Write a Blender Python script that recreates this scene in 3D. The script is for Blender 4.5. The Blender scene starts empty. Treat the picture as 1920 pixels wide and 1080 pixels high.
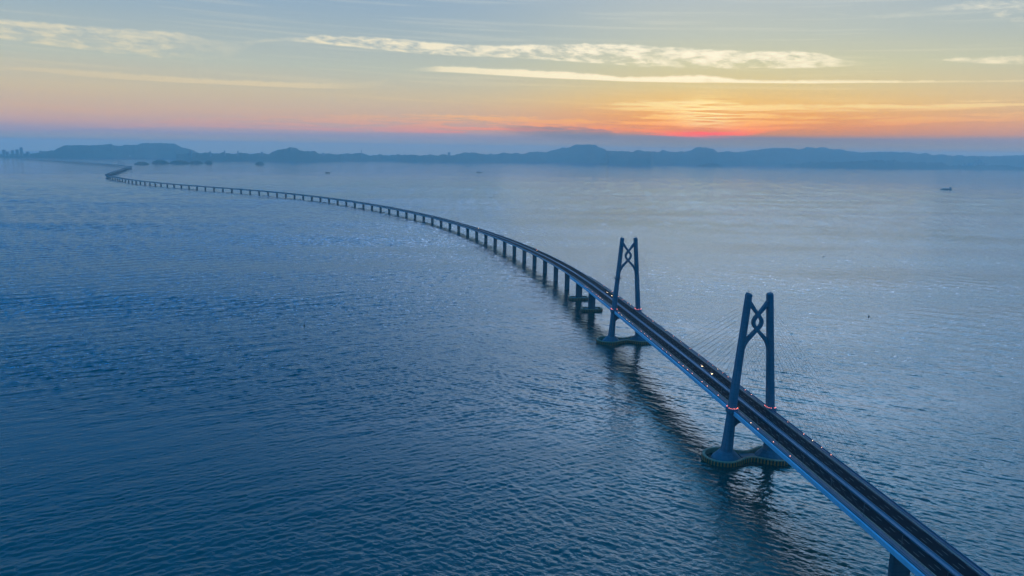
import bpy, math, random
import numpy as np
from mathutils import Vector, Matrix

random.seed(7)
rng = np.random.default_rng(7)
scene = bpy.context.scene
COL = scene.collection
rad = math.radians

# ------------------------------------------------------------------ camera
FPX, PITCH, ROLL, CAMH = 1422.2, 0.177854, 0.0142143, 289.25      # focal length in px of a 1920 px wide frame
cam_d = bpy.data.cameras.new('camera')
cam_d.sensor_width = 36.0
cam_d.lens = FPX / 1920 * 36.0
cam_d.clip_start = 1.0
cam_d.clip_end = 200000.0
cam = bpy.data.objects.new('camera', cam_d)
COL.objects.link(cam)
_f = Vector((0, math.cos(PITCH), -math.sin(PITCH)))
_u0 = Vector((0, math.sin(PITCH), math.cos(PITCH)))
_x0 = Vector((1, 0, 0))
_r = _x0 * math.cos(ROLL) + _u0 * math.sin(ROLL)
_u = -_x0 * math.sin(ROLL) + _u0 * math.cos(ROLL)
cam.matrix_world = Matrix(((_r.x, _u.x, -_f.x, 0), (_r.y, _u.y, -_f.y, 0), (_r.z, _u.z, -_f.z, CAMH), (0, 0, 0, 1)))
scene.camera = cam


def ray(px, py):
    """direction of a photograph pixel (1920 x 1080)"""
    return _f + _r * ((px - 960) / FPX) - _u * ((py - 540) / FPX)


def azel(px, py):
    d = ray(px, py)
    return math.degrees(math.atan2(d.x, d.y)), math.degrees(math.atan2(d.z, math.hypot(d.x, d.y)))


def on_level(px, py, z=0.0):
    d = ray(px, py)
    t = (z - CAMH) / d.z
    return Vector((d.x * t, d.y * t, z))


def at_range(px, py, y):
    """point seen at a pixel, y metres north of the viewpoint"""
    d = ray(px, py)
    t = y / d.y
    return Vector((d.x * t, y, CAMH + d.z * t))


# ------------------------------------------------------------------ render settings
scene.render.engine = 'CYCLES'
cy = scene.cycles
cy.max_bounces = 5
cy.diffuse_bounces = 2
cy.glossy_bounces = 3
cy.transmission_bounces = 2
cy.volume_bounces = 1
cy.transparent_max_bounces = 8
cy.caustics_reflective = False
cy.caustics_refractive = False
cy.use_adaptive_sampling = True
cy.adaptive_threshold = 0.02
cy.sample_clamp_indirect = 4.0
cy.use_denoising = True
try:
    cy.denoiser = 'OPENIMAGEDENOISE'
    cy.denoising_input_passes = 'RGB_ALBEDO_NORMAL'
except Exception:
    pass
vs = scene.view_settings
vs.view_transform = 'Standard'
vs.look = 'None'
vs.exposure = 0.0
vs.gamma = 1.0


def lin(r, g, b):
    def c(v):
        v /= 255.0
        return v / 12.92 if v <= 0.04045 else ((v + 0.055) / 1.055) ** 2.4
    return (c(r), c(g), c(b), 1.0)


# ------------------------------------------------------------------ node helper
class NT:
    def __init__(self, tree):
        self.t = tree
        self.n = tree.nodes
        self.l = tree.links

    def new(self, kind, **kw):
        nd = self.n.new(kind)
        for k, v in kw.items():
            setattr(nd, k, v)
        return nd

    def put(self, sock, v):
        if isinstance(v, E):
            self.l.new(v.s, sock)
        elif isinstance(v, bpy.types.NodeSocket):
            self.l.new(v, sock)
        elif v is not None:
            sock.default_value = v

    def m(self, op, a, b=None, c=None, clamp=False):
        nd = self.new('ShaderNodeMath', operation=op, use_clamp=clamp)
        self.put(nd.inputs[0], a)
        if b is not None:
            self.put(nd.inputs[1], b)
        if c is not None:
            self.put(nd.inputs[2], c)
        return E(self, nd.outputs[0])

    def step(self, x, lo, hi):
        nd = self.new('ShaderNodeMapRange', interpolation_type='SMOOTHSTEP')
        self.put(nd.inputs['Value'], x)
        self.put(nd.inputs['From Min'], lo)
        self.put(nd.inputs['From Max'], hi)
        return E(self, nd.outputs['Result'])

    def ramp(self, fac, stops, mode='LINEAR'):
        nd = self.new('ShaderNodeValToRGB')
        r = nd.color_ramp
        r.interpolation = mode
        r.elements[0].position, r.elements[0].color = stops[0]
        r.elements[1].position, r.elements[1].color = stops[-1]
        for p, c in stops[1:-1]:
            e = r.elements.new(p)
            e.color = c
        self.put(nd.inputs[0], fac)
        return nd.outputs[0]

    def mix(self, fac, a, b, mode='MIX', clamp=True):
        nd = self.new('ShaderNodeMix', data_type='RGBA', blend_type=mode)
        nd.clamp_factor = clamp
        self.put(nd.inputs[0], fac)
        self.put(nd.inputs[6], a)
        self.put(nd.inputs[7], b)
        return nd.outputs[2]

    def vec(self, x, y, z=0.0):
        nd = self.new('ShaderNodeCombineXYZ')
        self.put(nd.inputs[0], x)
        self.put(nd.inputs[1], y)
        self.put(nd.inputs[2], z)
        return nd.outputs[0]

    def noise(self, vec, scale=1.0, detail=2.0, rough=0.5, dist=0.0, dims='2D', lac=2.0):
        nd = self.new('ShaderNodeTexNoise', noise_dimensions=dims)
        self.put(nd.inputs['Vector'], vec)
        nd.inputs['Scale'].default_value = scale
        nd.inputs['Detail'].default_value = detail
        nd.inputs['Roughness'].default_value = rough
        nd.inputs['Lacunarity'].default_value = lac
        nd.inputs['Distortion'].default_value = dist
        return E(self, nd.outputs['Fac'])

    def curve(self, x, x0, x1, pts, y0, y1):
        """piecewise curve through (x, y) points"""
        nd = self.new('ShaderNodeFloatCurve')
        self.put(nd.inputs['Value'], (x - x0) * (1.0 / (x1 - x0)))
        cv = nd.mapping.curves[0]
        nd.mapping.use_clip = False
        P = sorted(((px - x0) / (x1 - x0), (py - y0) / (y1 - y0)) for px, py in pts)
        if P[0][0] > 0.001:
            P.insert(0, (0.0, P[0][1]))
        if P[-1][0] < 0.999:
            P.append((1.0, P[-1][1]))
        cv.points[0].location = P[0]
        cv.points[1].location = P[-1]
        for p in P[1:-1]:
            cv.points.new(*p)
        for p in cv.points:
            p.handle_type = 'AUTO_CLAMPED'
        nd.mapping.update()
        return E(self, nd.outputs[0]) * (y1 - y0) + y0


class E:
    def __init__(self, nt, s):
        self.nt, self.s = nt, s

    def __add__(self, o): return self.nt.m('ADD', self, o)
    def __radd__(self, o): return self.nt.m('ADD', o, self)
    def __sub__(self, o): return self.nt.m('SUBTRACT', self, o)
    def __rsub__(self, o): return self.nt.m('SUBTRACT', o, self)
    def __mul__(self, o): return self.nt.m('MULTIPLY', self, o)
    def __rmul__(self, o): return self.nt.m('MULTIPLY', o, self)
    def __truediv__(self, o): return self.nt.m('DIVIDE', self, o)


# ------------------------------------------------------------------ sky
SUN_AZ, SUN_EL = 13.9, 2.0
world = bpy.data.worlds.new('World')
scene.world = world
world.use_nodes = True
world.cycles.sampling_method = 'MANUAL'
world.cycles.sample_map_resolution = 512
wt = NT(world.node_tree)
wt.n.clear()
tc = wt.new('ShaderNodeTexCoord')
sep = wt.new('ShaderNodeSeparateXYZ')
wt.l.new(tc.outputs['Generated'], sep.inputs[0])
dx, dy, dz = (E(wt, sep.outputs[i]) for i in range(3))
DEG = 180 / math.pi
A = wt.m('ARCTAN2', dx, dy) * DEG                      # azimuth, degrees right of straight ahead
EL = wt.m('ARCSINE', wt.m('MINIMUM', wt.m('MAXIMUM', dz, -1.0), 1.0)) * DEG
sky_uv = wt.vec(A * 0.045, EL * 0.55)
warp = wt.noise(sky_uv, 1.0, 4, 0.55) - 0.5
ELW = EL + warp * 0.40
fac = wt.m('SQRT', wt.m('MAXIMUM', ELW, 0.0) * (1 / 90.0))


# the sky stands behind the haze box; its colours are given as seen through that air
HAZE_D, HAZE_TOP, HAZE_L = 4.2e-5, 590.0, (0.08, 0.26, 0.50)


def stops(lst, top=90.0):
    out = []
    for e, c in lst:
        c = lin(*c) if max(c) > 10 else c                     # bytes as displayed, or linear light
        t = math.exp(-HAZE_D * min(44000.0, (HAZE_TOP - CAMH) / max(1e-4, math.sin(rad(max(e, 0.05))))))
        t = max(t, 0.16)
        out.append((math.sqrt(e / top), tuple(max(0.0, (c[i] - HAZE_L[i] * (1 - t)) / t) for i in range(3)) + (1.0,)))
    return out


far_c = wt.ramp(fac, stops([(0, (108, 144, 180)), (0.5, (116, 146, 180)), (1.0, (134, 148, 180)), (1.5, (174, 158, 170)), (2.3, (192, 171, 163)),
                            (3.8, (196, 186, 166)), (5.8, (181, 190, 181)), (8.6, (158, 179, 190)), (10.8, (142, 171, 196)), (12.5, (.16, .40, .66)), (15, (.06, .38, .78)),
                            (20, (.035, .40, .90)), (32, (.010, .36, .92)), (90, (.006, .32, .88))]))
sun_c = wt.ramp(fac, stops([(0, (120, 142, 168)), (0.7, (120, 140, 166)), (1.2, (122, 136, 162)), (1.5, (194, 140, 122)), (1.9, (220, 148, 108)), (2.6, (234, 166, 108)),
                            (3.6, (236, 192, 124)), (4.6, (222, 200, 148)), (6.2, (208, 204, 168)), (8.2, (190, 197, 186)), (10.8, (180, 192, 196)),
                            (13.2, (1.95, 1.65, 1.7)), (16, (3.2, 2.9, 3.0)), (19.5, (2.8, 3.0, 3.3)), (24, (.95, 2.1, 2.8)), (31, (.12, .85, 1.4)), (50, (.02, .38, .92)), (90, (.006, .32, .88))]))  # unseen sky above the view, brightened so the water reflects more light
back_c = wt.ramp(fac, stops([(0, (.04, .34, .74)), (4, (.045, .38, .80)), (9, (.035, .40, .88)), (20, (.015, .38, .92)), (45, (.008, .34, .90)), (90, (.006, .32, .88))]))
da = wt.m('ABSOLUTE', A - SUN_AZ)
da = wt.m('MINIMUM', da, 360.0 - da)
dsg = A - SUN_AZ
w_low = wt.m('EXPONENT', wt.m('POWER', wt.m('MAXIMUM', dsg * -1.0, 0.0) / 13.0 + wt.m('MAXIMUM', dsg, 0.0) / 22.0, 2.0) * -1.0)
w_high = wt.m('EXPONENT', wt.m('POWER', (A - (17.0 + wt.step(EL, 16.0, 24.0) * 12.0)) / 26.0, 2.0) * -1.0)  # bearing weight of the brightened unseen sky, shifting right as it climbs
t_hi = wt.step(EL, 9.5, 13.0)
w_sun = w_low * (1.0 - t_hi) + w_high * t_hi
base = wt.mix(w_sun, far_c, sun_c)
base = wt.mix(wt.step(da, 44.0, 92.0), base, back_c)

# clouds: streaks at their own bearings and elevations
n_fine = wt.noise(wt.vec(A * 0.75 + EL * 0.55, EL * 2.6 - A * 0.05), 1.0, 6, 0.66, 0.15)
n_mid = wt.noise(wt.vec(A * 0.16 + 7.3, EL * 1.5 + 2.0 + A * 0.03), 1.0, 4, 0.6, 0.4)
n_puff = wt.noise(wt.vec(A * 0.38 + EL * 0.5 + 4.0, EL * 1.25), 1.0, 4, 0.6)
n_hor = wt.noise(wt.vec(A * 0.20 + 2.0, EL * 4.6 + A * 0.05), 1.0, 5, 0.62, 0.3)
n_edge = wt.noise(wt.vec(A * 1.1 + 3.1, EL * 0.8), 1.0, 4, 0.62)
n_str = wt.noise(wt.vec(A * 0.07 + 1.7, EL * 3.4 + A * 0.10), 1.0, 3, 0.55)


def layer(rows, ragged, soft_t, soft_b, body, low=False):
    """one chain of cloud streaks round the sky: rows of (x, top, bottom, amount) read at photograph pixels"""
    T = wt.curve(A, -45, 45, [azel(x, t) for x, t, b, q in rows], -1, 13) + (n_edge - 0.5) * ragged
    B = wt.curve(A, -45, 45, [azel(x, b) for x, t, b, q in rows], -1, 13) + (n_mid - 0.5) * (ragged * 0.4)
    amt = wt.curve(A, -45, 45, [(azel(x, t)[0], q) for x, t, b, q in rows], 0, 1)
    dt = T - EL
    n = wt.step(n_hor if low else n_fine * 0.6 + n_puff * 0.4 - dt * 0.07, body[0], body[1])  # the sunlit upper rim is denser
    return wt.step(dt, 0.0, soft_t) * wt.step(EL - B, 0.0, soft_b) * amt * n


L1 = layer([(-60, 28, 70, .7), (60, 38, 84, .8), (200, 50, 101, .7), (330, 58, 114, .6), (420, 74, 112, .2), (500, 70, 80, .35), (560, 68, 81, .6), (600, 64, 84, .95), (700, 68, 94, 1), (800, 76, 103, .95),
            (900, 83, 108, .95), (1000, 82, 113, 1), (1130, 80, 121, 1), (1250, 86, 129, 1), (1400, 93, 131, 1), (1530, 97, 129, .9), (1600, 112, 126, .35), (1690, 113, 118, .1), (1740, 110, 115, .35),
            (1800, 106, 119, .8), (1960, 100, 122, .9)], 0.30, 0.20, 0.16, (0.30, 0.60))
L2 = layer([(-40, 122, 134, .15), (40, 122, 134, .35), (200, 132, 148, .4), (420, 147, 160, .5), (560, 152, 166, .45), (700, 150, 166, .12), (760, 129, 134, .1), (830, 122, 136, .8), (960, 128, 144, .95), (1080, 134, 150, 1), (1180, 142, 154, 1),
            (1290, 139, 156, 1), (1400, 147, 157, 1), (1600, 148, 157, .95), (1750, 149, 156, .7), (1960, 146, 153, .4)], 0.26, 0.20, 0.10, (0.10, 0.45))
L3 = layer([(1060, 200, 204, 0), (1120, 194, 206, .4), (1200, 186, 212, .8), (1300, 185, 216, .95), (1400, 192, 214, .85), (1560, 192, 212, .9), (1700, 190, 210, .9), (1960, 182, 204, .9)], 0.40, 0.30, 0.25, (0.34, 0.55), True)
L4 = layer([(-60, 236, 246, .2), (400, 218, 240, .3), (740, 212, 250, .4), (900, 214, 250, .7), (1100, 222, 248, .8), (1240, 212, 256, 1), (1350, 206, 258, 1), (1480, 214, 244, .85), (1650, 216, 238, .6), (1960, 206, 228, .5)], 0.40, 0.20, 0.14, (0.41, 0.54), True)
L5 = layer([(1500, 16, 20, 0), (1540, 19, 25, .6), (1580, 24, 32, .7), (1640, 26, 37, .6), (1730, 14, 34, .5), (1800, 3, 26, .7), (1960, -20, 60, .7)], 0.35, 0.30, 0.3, (0.34, 0.75))
streaks = wt.step(n_str, 0.50, 0.74) * wt.step(EL, 1.2, 2.2) * (1.0 - wt.step(EL, 9.0, 20.0)) * 0.13

near_sun = wt.m('EXPONENT', wt.m('POWER', da / 26.0, 2.0) * -1.0)
cl_e = wt.m('SQRT', wt.m('MAXIMUM', EL, 0.0) * (1 / 12.0))
cl_sun = wt.ramp(cl_e, stops([(1.2, (246, 122, 84)), (1.7, (255, 152, 96)), (2.5, (255, 192, 122)), (3.4, (255, 224, 160)),
                              (5.2, (255, 242, 208)), (8.0, (255, 246, 222)), (12.0, (240, 238, 220))], 12.0))
cl_far = wt.ramp(cl_e, stops([(1.0, (170, 150, 172)), (2.0, (214, 164, 150)), (3.2, (214, 190, 160)), (5.2, (222, 210, 178)),
                              (8.0, (226, 219, 194)), (12.0, (205, 208, 200))], 12.0))
cl_col = wt.mix(near_sun, cl_far, cl_sun)
dens = wt.m('MAXIMUM', wt.m('MAXIMUM', L1, L2), wt.m('MAXIMUM', L3 * 0.95, L4 * 0.9))
dens = wt.m('MAXIMUM', dens, wt.m('MAXIMUM', L5 * 1.1, streaks))
col = wt.mix(dens, base, cl_col)
# the bright patch where the sun stands behind the streaks
sx = (A - SUN_AZ) / 1.9
sy = (EL - 2.9) / 0.95
core = wt.m('EXPONENT', (sx * sx + sy * sy) * -1.0) * wt.step(n_hor, 0.36, 0.60)
col = wt.mix(core * 0.95, col, stops([(2.55, (255, 232, 172))])[0][1])
sy2 = (EL - 1.5) / 0.26
core2 = wt.m('EXPONENT', (wt.m('POWER', wt.m('ABSOLUTE', (A - SUN_AZ) / 2.3), 2.0) + sy2 * sy2) * -1.0)
col = wt.mix(core2 * 0.9 * wt.step(n_hor, 0.34, 0.56), col, stops([(1.5, (255, 104, 74))])[0][1])
# the grey-blue bank left of the sun, and its low tufts
bank = layer([(880, 242, 243, 0), (930, 239, 246, .5), (1000, 235, 262, .9), (1090, 236, 268, 1), (1140, 243, 266, .9), (1190, 254, 262, 0)], 0.34, 0.16, 0.5, (0.1, 0.5))
col = wt.mix(bank * 0.6, col, stops([(1.5, (114, 132, 158))])[0][1])
bg = wt.new('ShaderNodeBackground')
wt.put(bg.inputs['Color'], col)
bg.inputs['Strength'].default_value = 1.0
wout = wt.new('ShaderNodeOutputWorld')
wt.l.new(bg.outputs[0], wout.inputs['Surface'])

# ------------------------------------------------------------------ sun, low behind the cloud bank
sun_d = bpy.data.lights.new('sun', 'SUN')
sun_d.energy = 0.05
sun_d.angle = rad(30.0)
sun_d.color = (1.0, 0.62, 0.38)
sun = bpy.data.objects.new('sun', sun_d)
COL.objects.link(sun)
_sd = Vector((math.sin(rad(SUN_AZ)) * math.cos(rad(3)), math.cos(rad(SUN_AZ)) * math.cos(rad(3)), math.sin(rad(3))))
sun.rotation_euler = (-_sd).to_track_quat('-Z', 'Y').to_euler()

# ------------------------------------------------------------------ materials
MATS = {}


def material(name, base=(0.3, 0.3, 0.3), rough=0.7, var=0.25, scale=0.3, metallic=0.0, spec=0.5, emit=None, estr=0.0, streak=False, sample=True, joints=0.0):
    mt = bpy.data.materials.new(name)
    mt.use_nodes = True
    nt = NT(mt.node_tree)
    bs = nt.n['Principled BSDF']
    bs.inputs['Roughness'].default_value = rough
    bs.inputs['Metallic'].default_value = metallic
    bs.inputs['Specular IOR Level'].default_value = spec
    g = nt.new('ShaderNodeNewGeometry')
    mp = nt.new('ShaderNodeMapping')
    nt.l.new(g.outputs['Position'], mp.inputs['Vector'])
    if streak:
        mp.inputs['Scale'].default_value = (1.0, 1.0, 0.12)
    n = nt.noise(mp.outputs[0], scale, 5, 0.6, dims='3D')
    b = Vector(base)
    lo = tuple(b * (1 - var)) + (1,)
    hi = tuple(min(1, v) for v in b * (1 + var)) + (1,)
    nt.put(bs.inputs['Base Color'], nt.ramp(n, [(0.3, lo), (0.7, hi)]))
    if joints:                                                # faint casting joints every few metres of height
        sp_ = nt.new('ShaderNodeSeparateXYZ')
        nt.l.new(g.outputs['Position'], sp_.inputs[0])
        zf = nt.m('FRACT', E(nt, sp_.outputs[2]) * (1 / joints))
        ln = (1.0 - nt.step(nt.m('ABSOLUTE', zf - 0.5), 0.02, 0.07)) * 0.35
        st_ = nt.step(nt.noise(mp.outputs[0], 0.9, 4, 0.6, dims='3D'), 0.52, 0.75) * 0.3
        cur = bs.inputs['Base Color'].links[0].from_socket
        nt.put(bs.inputs['Base Color'], nt.mix(nt.m('MAXIMUM', ln, st_), cur, tuple(b * 0.35) + (1,)))
    if emit:
        bs.inputs['Emission Color'].default_value = (*emit, 1)
        bs.inputs['Emission Strength'].default_value = estr
        if not sample:
            mt.cycles.emission_sampling = 'NONE'
    MATS[name] = mt
    return mt


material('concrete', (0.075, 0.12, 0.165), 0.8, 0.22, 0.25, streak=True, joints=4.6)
material('pier_concrete', (0.07, 0.09, 0.11), 0.85, 0.25, 0.2, streak=True, joints=6.0)
material('girder_paint', (0.40, 0.52, 0.66), 0.55, 0.1, 0.15)
material('deck_steel', (0.022, 0.06, 0.11), 0.6, 0.15, 0.4)
material('asphalt', (0.006, 0.008, 0.013), 0.95, 0.3, 0.5, spec=0.04)
material('road_paint', (0.16, 0.15, 0.15), 0.6, 0.2, 1.0)
material('barrier', (0.07, 0.13, 0.19), 0.6, 0.12, 0.6)
material('rail_tan', (0.30, 0.27, 0.22), 0.6, 0.2, 1.0)
material('cable', (0.05, 0.055, 0.06), 0.5, 0.05)
material('dark_steel', (0.07, 0.08, 0.09), 0.5, 0.2, 0.5)
material('fender_wall', (0.34, 0.22, 0.15), 0.85, 0.25, 0.3)
material('fender_yellow', (0.62, 0.15, 0.03), 0.6, 0.25, 0.6)
material('fender_black', (0.02, 0.02, 0.022), 0.7, 0.3, 0.6)
material('vegetation', (0.045, 0.090, 0.075), 0.95, 0.35, 0.004, spec=0.1)
material('far_wall', (0.32, 0.32, 0.33), 0.8, 0.15, 0.02)
material('window_glass', (0.05, 0.06, 0.07), 0.2, 0.1)
material('hull_dark', (0.12, 0.13, 0.14), 0.5, 0.2, 0.2)
material('hull_grey', (0.30, 0.31, 0.32), 0.55, 0.2, 0.2)
material('boat_white', (0.6, 0.6, 0.6), 0.5, 0.1)
material('red_paint', (0.55, 0.03, 0.03), 0.4, 0.1)
material('car_paint', (0.06, 0.065, 0.07), 0.3, 0.1, metallic=0.4)
material('rubber', (0.02, 0.02, 0.02), 0.9, 0.1)
material('lamp_warm', (0.8, 0.5, 0.4), 0.5, 0.0, emit=(1.0, 0.36, 0.24), estr=9.0, sample=False)
material('lamp_white', (0.8, 0.7, 0.6), 0.5, 0.0, emit=(1.0, 0.58, 0.32), estr=11.0, sample=False)
material('lamp_red', (0.8, 0.2, 0.2), 0.5, 0.0, emit=(1.0, 0.20, 0.13), estr=5.0)
material('headlamp', (0.8, 0.7, 0.6), 0.5, 0.0, emit=(1.0, 0.66, 0.34), estr=16.0, sample=False)
material('floodlight', (0.8, 0.8, 0.8), 0.5, 0.0, emit=(1.0, 0.95, 0.9), estr=3.0, sample=False)

# water: a dark body under short-crested wind waves
wm = bpy.data.materials.new('sea_water')
wm.use_nodes = True
MATS['sea_water'] = wm
s_ = NT(wm.node_tree)
s_.n.remove(s_.n['Principled BSDF'])
body = s_.new('ShaderNodeBsdfDiffuse')
gloss = s_.new('ShaderNodeBsdfGlossy')
gloss.inputs['Roughness'].default_value = 0.07
gloss.inputs['Color'].default_value = (0.56, 0.77, 1.0, 1)
fres = s_.new('ShaderNodeFresnel')
fres.inputs['IOR'].default_value = 1.42
wmix = s_.new('ShaderNodeMixShader')
s_.l.new(fres.outputs[0], wmix.inputs[0])
s_.l.new(body.outputs[0], wmix.inputs[1])
s_.l.new(gloss.outputs[0], wmix.inputs[2])
s_.l.new(wmix.outputs[0], s_.n['Material Output'].inputs['Surface'])
g = s_.new('ShaderNodeNewGeometry')
spx = s_.new('ShaderNodeSeparateXYZ')
s_.l.new(g.outputs['Position'], spx.inputs[0])
X, Y = E(s_, spx.outputs[0]), E(s_, spx.outputs[1])


def train(angle, lam, aniso, detail, rough, off, dist=0.0):
    """waves whose crests run at `angle` degrees from the X axis"""
    c, s = math.cos(rad(angle)), math.sin(rad(angle))
    along = X * c + Y * s
    across = Y * c - X * s
    return s_.noise(s_.vec(along * (1 / (lam * aniso)) + off, across * (1 / lam) + off * 1.7), 1.0, detail, rough, dist) - 0.5


big = s_.noise(s_.vec(X * (1 / 900.0) + 3.0, Y * (1 / 330.0)), 1.0, 4, 0.55) - 0.5          # gust patches and slicks
mask = s_.step(X + big * 900.0 - (Y - 500.0) * 0.05, -330.0, 260.0)
tA = train(31, 3.4, 2.2, 2, 0.55, 1.3, 0.2)
tB = train(-33, 3.4, 2.2, 2, 0.55, 5.1, 0.2)
chop = train(4, 2.0, 1.5, 2, 0.6, 9.7, 0.2)
dirw = tA * (1.0 - mask * 0.8) + tB * (0.2 + mask * 0.8)
gust = s_.step(big, -0.22, 0.16) * 0.62 + 0.38
height = (dirw * 0.5 + chop * 0.2) * gust
bmp = s_.new('ShaderNodeBump')
bmp.inputs['Strength'].default_value = 1.0
bmp.inputs['Distance'].default_value = 1.0
s_.put(bmp.inputs['Height'], height)
for nd in (gloss, fres):
    s_.l.new(bmp.outputs[0], nd.inputs['Normal'])
s_.put(body.inputs['Color'], s_.ramp(big + 0.5, [(0.3, (0.0, 0.034, 0.028, 1)), (0.7, (0.0, 0.046, 0.038, 1))]))


# ------------------------------------------------------------------ mesh helpers
def tag(o, label=None, cat=None, group=None, kind=None):
    if label: o['label'] = label
    if cat: o['category'] = cat
    if group: o['group'] = group
    if kind: o['kind'] = kind
    return o


def wloc(o):
    v = Vector(o.location)
    while o.parent:
        o = o.parent
        v += Vector(o.location)
    return v


def empty(name, loc, parent=None):
    o = bpy.data.objects.new(name, None)
    o.empty_display_size = 1.0
    COL.objects.link(o)
    o.location = Vector(loc) - (wloc(parent) if parent else Vector((0, 0, 0)))
    o.parent = parent
    return o


def build(name, verts, faces, mat, parent=None, smooth=False):
    """one mesh object from world-space vertices; its origin sits at the base of the mesh"""
    v = np.asarray(verts, dtype=float)
    lo, hi = v.min(0), v.max(0)
    org = Vector(((lo[0] + hi[0]) / 2, (lo[1] + hi[1]) / 2, lo[2]))
    me = bpy.data.meshes.new(name)
    me.from_pydata((v - np.array(org)).tolist(), [], [tuple(f) for f in faces])
    me.materials.append(MATS[mat])
    if smooth:
        me.polygons.foreach_set('use_smooth', [True] * len(me.polygons))
    me.update()
    o = bpy.data.objects.new(name, me)
    COL.objects.link(o)
    o.location = org - (wloc(parent) if parent else Vector((0, 0, 0)))
    o.parent = parent
    return o


def dup(o, loc, parent=None, rz=None):
    c = o.copy()
    COL.objects.link(c)
    c.parent = parent
    c.location = Vector(loc) - (wloc(parent) if parent else Vector((0, 0, 0)))
    if rz is not None:
        c.rotation_euler = (0, 0, rz)
    return c


def copy_tree(o, loc, rz=0.0):
    c = o.copy()
    COL.objects.link(c)
    c.location = loc
    c.rotation_euler = (0, 0, rz)
    for ch in o.children:
        d = ch.copy()
        COL.objects.link(d)
        d.parent = c
    return c


class MB:
    """collects shapes into one mesh"""
    def __init__(self):
        self.v, self.f = [], []

    def add(self, v, f):
        n = len(self.v)
        self.v += [tuple(p) for p in v]
        self.f += [tuple(i + n for i in q) for q in f]

    def rings(self, rings, cap=True, closed=True):
        k = len(rings[0])
        n = len(self.v)
        for r in rings:
            self.v += [tuple(p) for p in r]
        for i in range(len(rings) - 1):
            for j in range(k if closed else k - 1):
                a, b = n + i * k + j, n + i * k + (j + 1) % k
                self.f.append((a, b, b + k, a + k))
        if cap and closed:
            self.f.append(tuple(n + j for j in range(k))[::-1])
            self.f.append(tuple(n + (len(rings) - 1) * k + j for j in range(k)))

    def box(self, c, s, ex=(1, 0, 0), ey=(0, 1, 0), ez=(0, 0, 1)):
        c, ex, ey, ez = Vector(c), Vector(ex), Vector(ey), Vector(ez)
        hx, hy, hz = s[0] / 2, s[1] / 2, s[2] / 2
        p = [c + ex * (sx * hx) + ey * (sy * hy) + ez * (sz * hz) for sz in (-1, 1) for sx, sy in ((-1, -1), (1, -1), (1, 1), (-1, 1))]
        self.add(p, [(3, 2, 1, 0), (4, 5, 6, 7), (0, 1, 5, 4), (1, 2, 6, 5), (2, 3, 7, 6), (3, 0, 4, 7)])

    def tube(self, a, b, r0, r1=None, k=6):
        a, b = Vector(a), Vector(b)
        r1 = r0 if r1 is None else r1
        d = (b - a).normalized()
        x = d.orthogonal().normalized()
        y = d.cross(x)
        ring = lambda c, r: [c + x * (r * math.cos(t * 2 * math.pi / k)) + y * (r * math.sin(t * 2 * math.pi / k)) for t in range(k)]
        self.rings([ring(a, r0), ring(b, r1)])

    def build(self, name, mat, parent=None, smooth=False):
        return build(name, self.v, self.f, mat, parent, smooth)


def ball_mesh(name, r, mat, seg=8, rings=5):
    v, f = [(0, 0, -r)], []
    for i in range(1, rings):
        t = -math.pi / 2 + math.pi * i / rings
        for j in range(seg):
            p = 2 * math.pi * j / seg
            v.append((r * math.cos(t) * math.cos(p), r * math.cos(t) * math.sin(p), r * math.sin(t)))
    v.append((0, 0, r))
    for j in range(seg):
        f.append((0, 1 + (j + 1) % seg, 1 + j))
        for i in range(rings - 2):
            a, b = 1 + i * seg + j, 1 + i * seg + (j + 1) % seg
            f.append((a, b, b + seg, a + seg))
        f.append((len(v) - 1, 1 + (rings - 2) * seg + j, 1 + (rings - 2) * seg + (j + 1) % seg))
    me = bpy.data.meshes.new(name)
    me.from_pydata(v, [], f)
    me.materials.append(MATS[mat])
    return me


def mesh_at(name, me, loc, parent=None, rz=0.0):
    o = bpy.data.objects.new(name, me)
    COL.objects.link(o)
    o.location = Vector(loc) - (wloc(parent) if parent else Vector((0, 0, 0)))
    o.rotation_euler = (0, 0, rz)
    o.parent = parent
    return o


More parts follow.
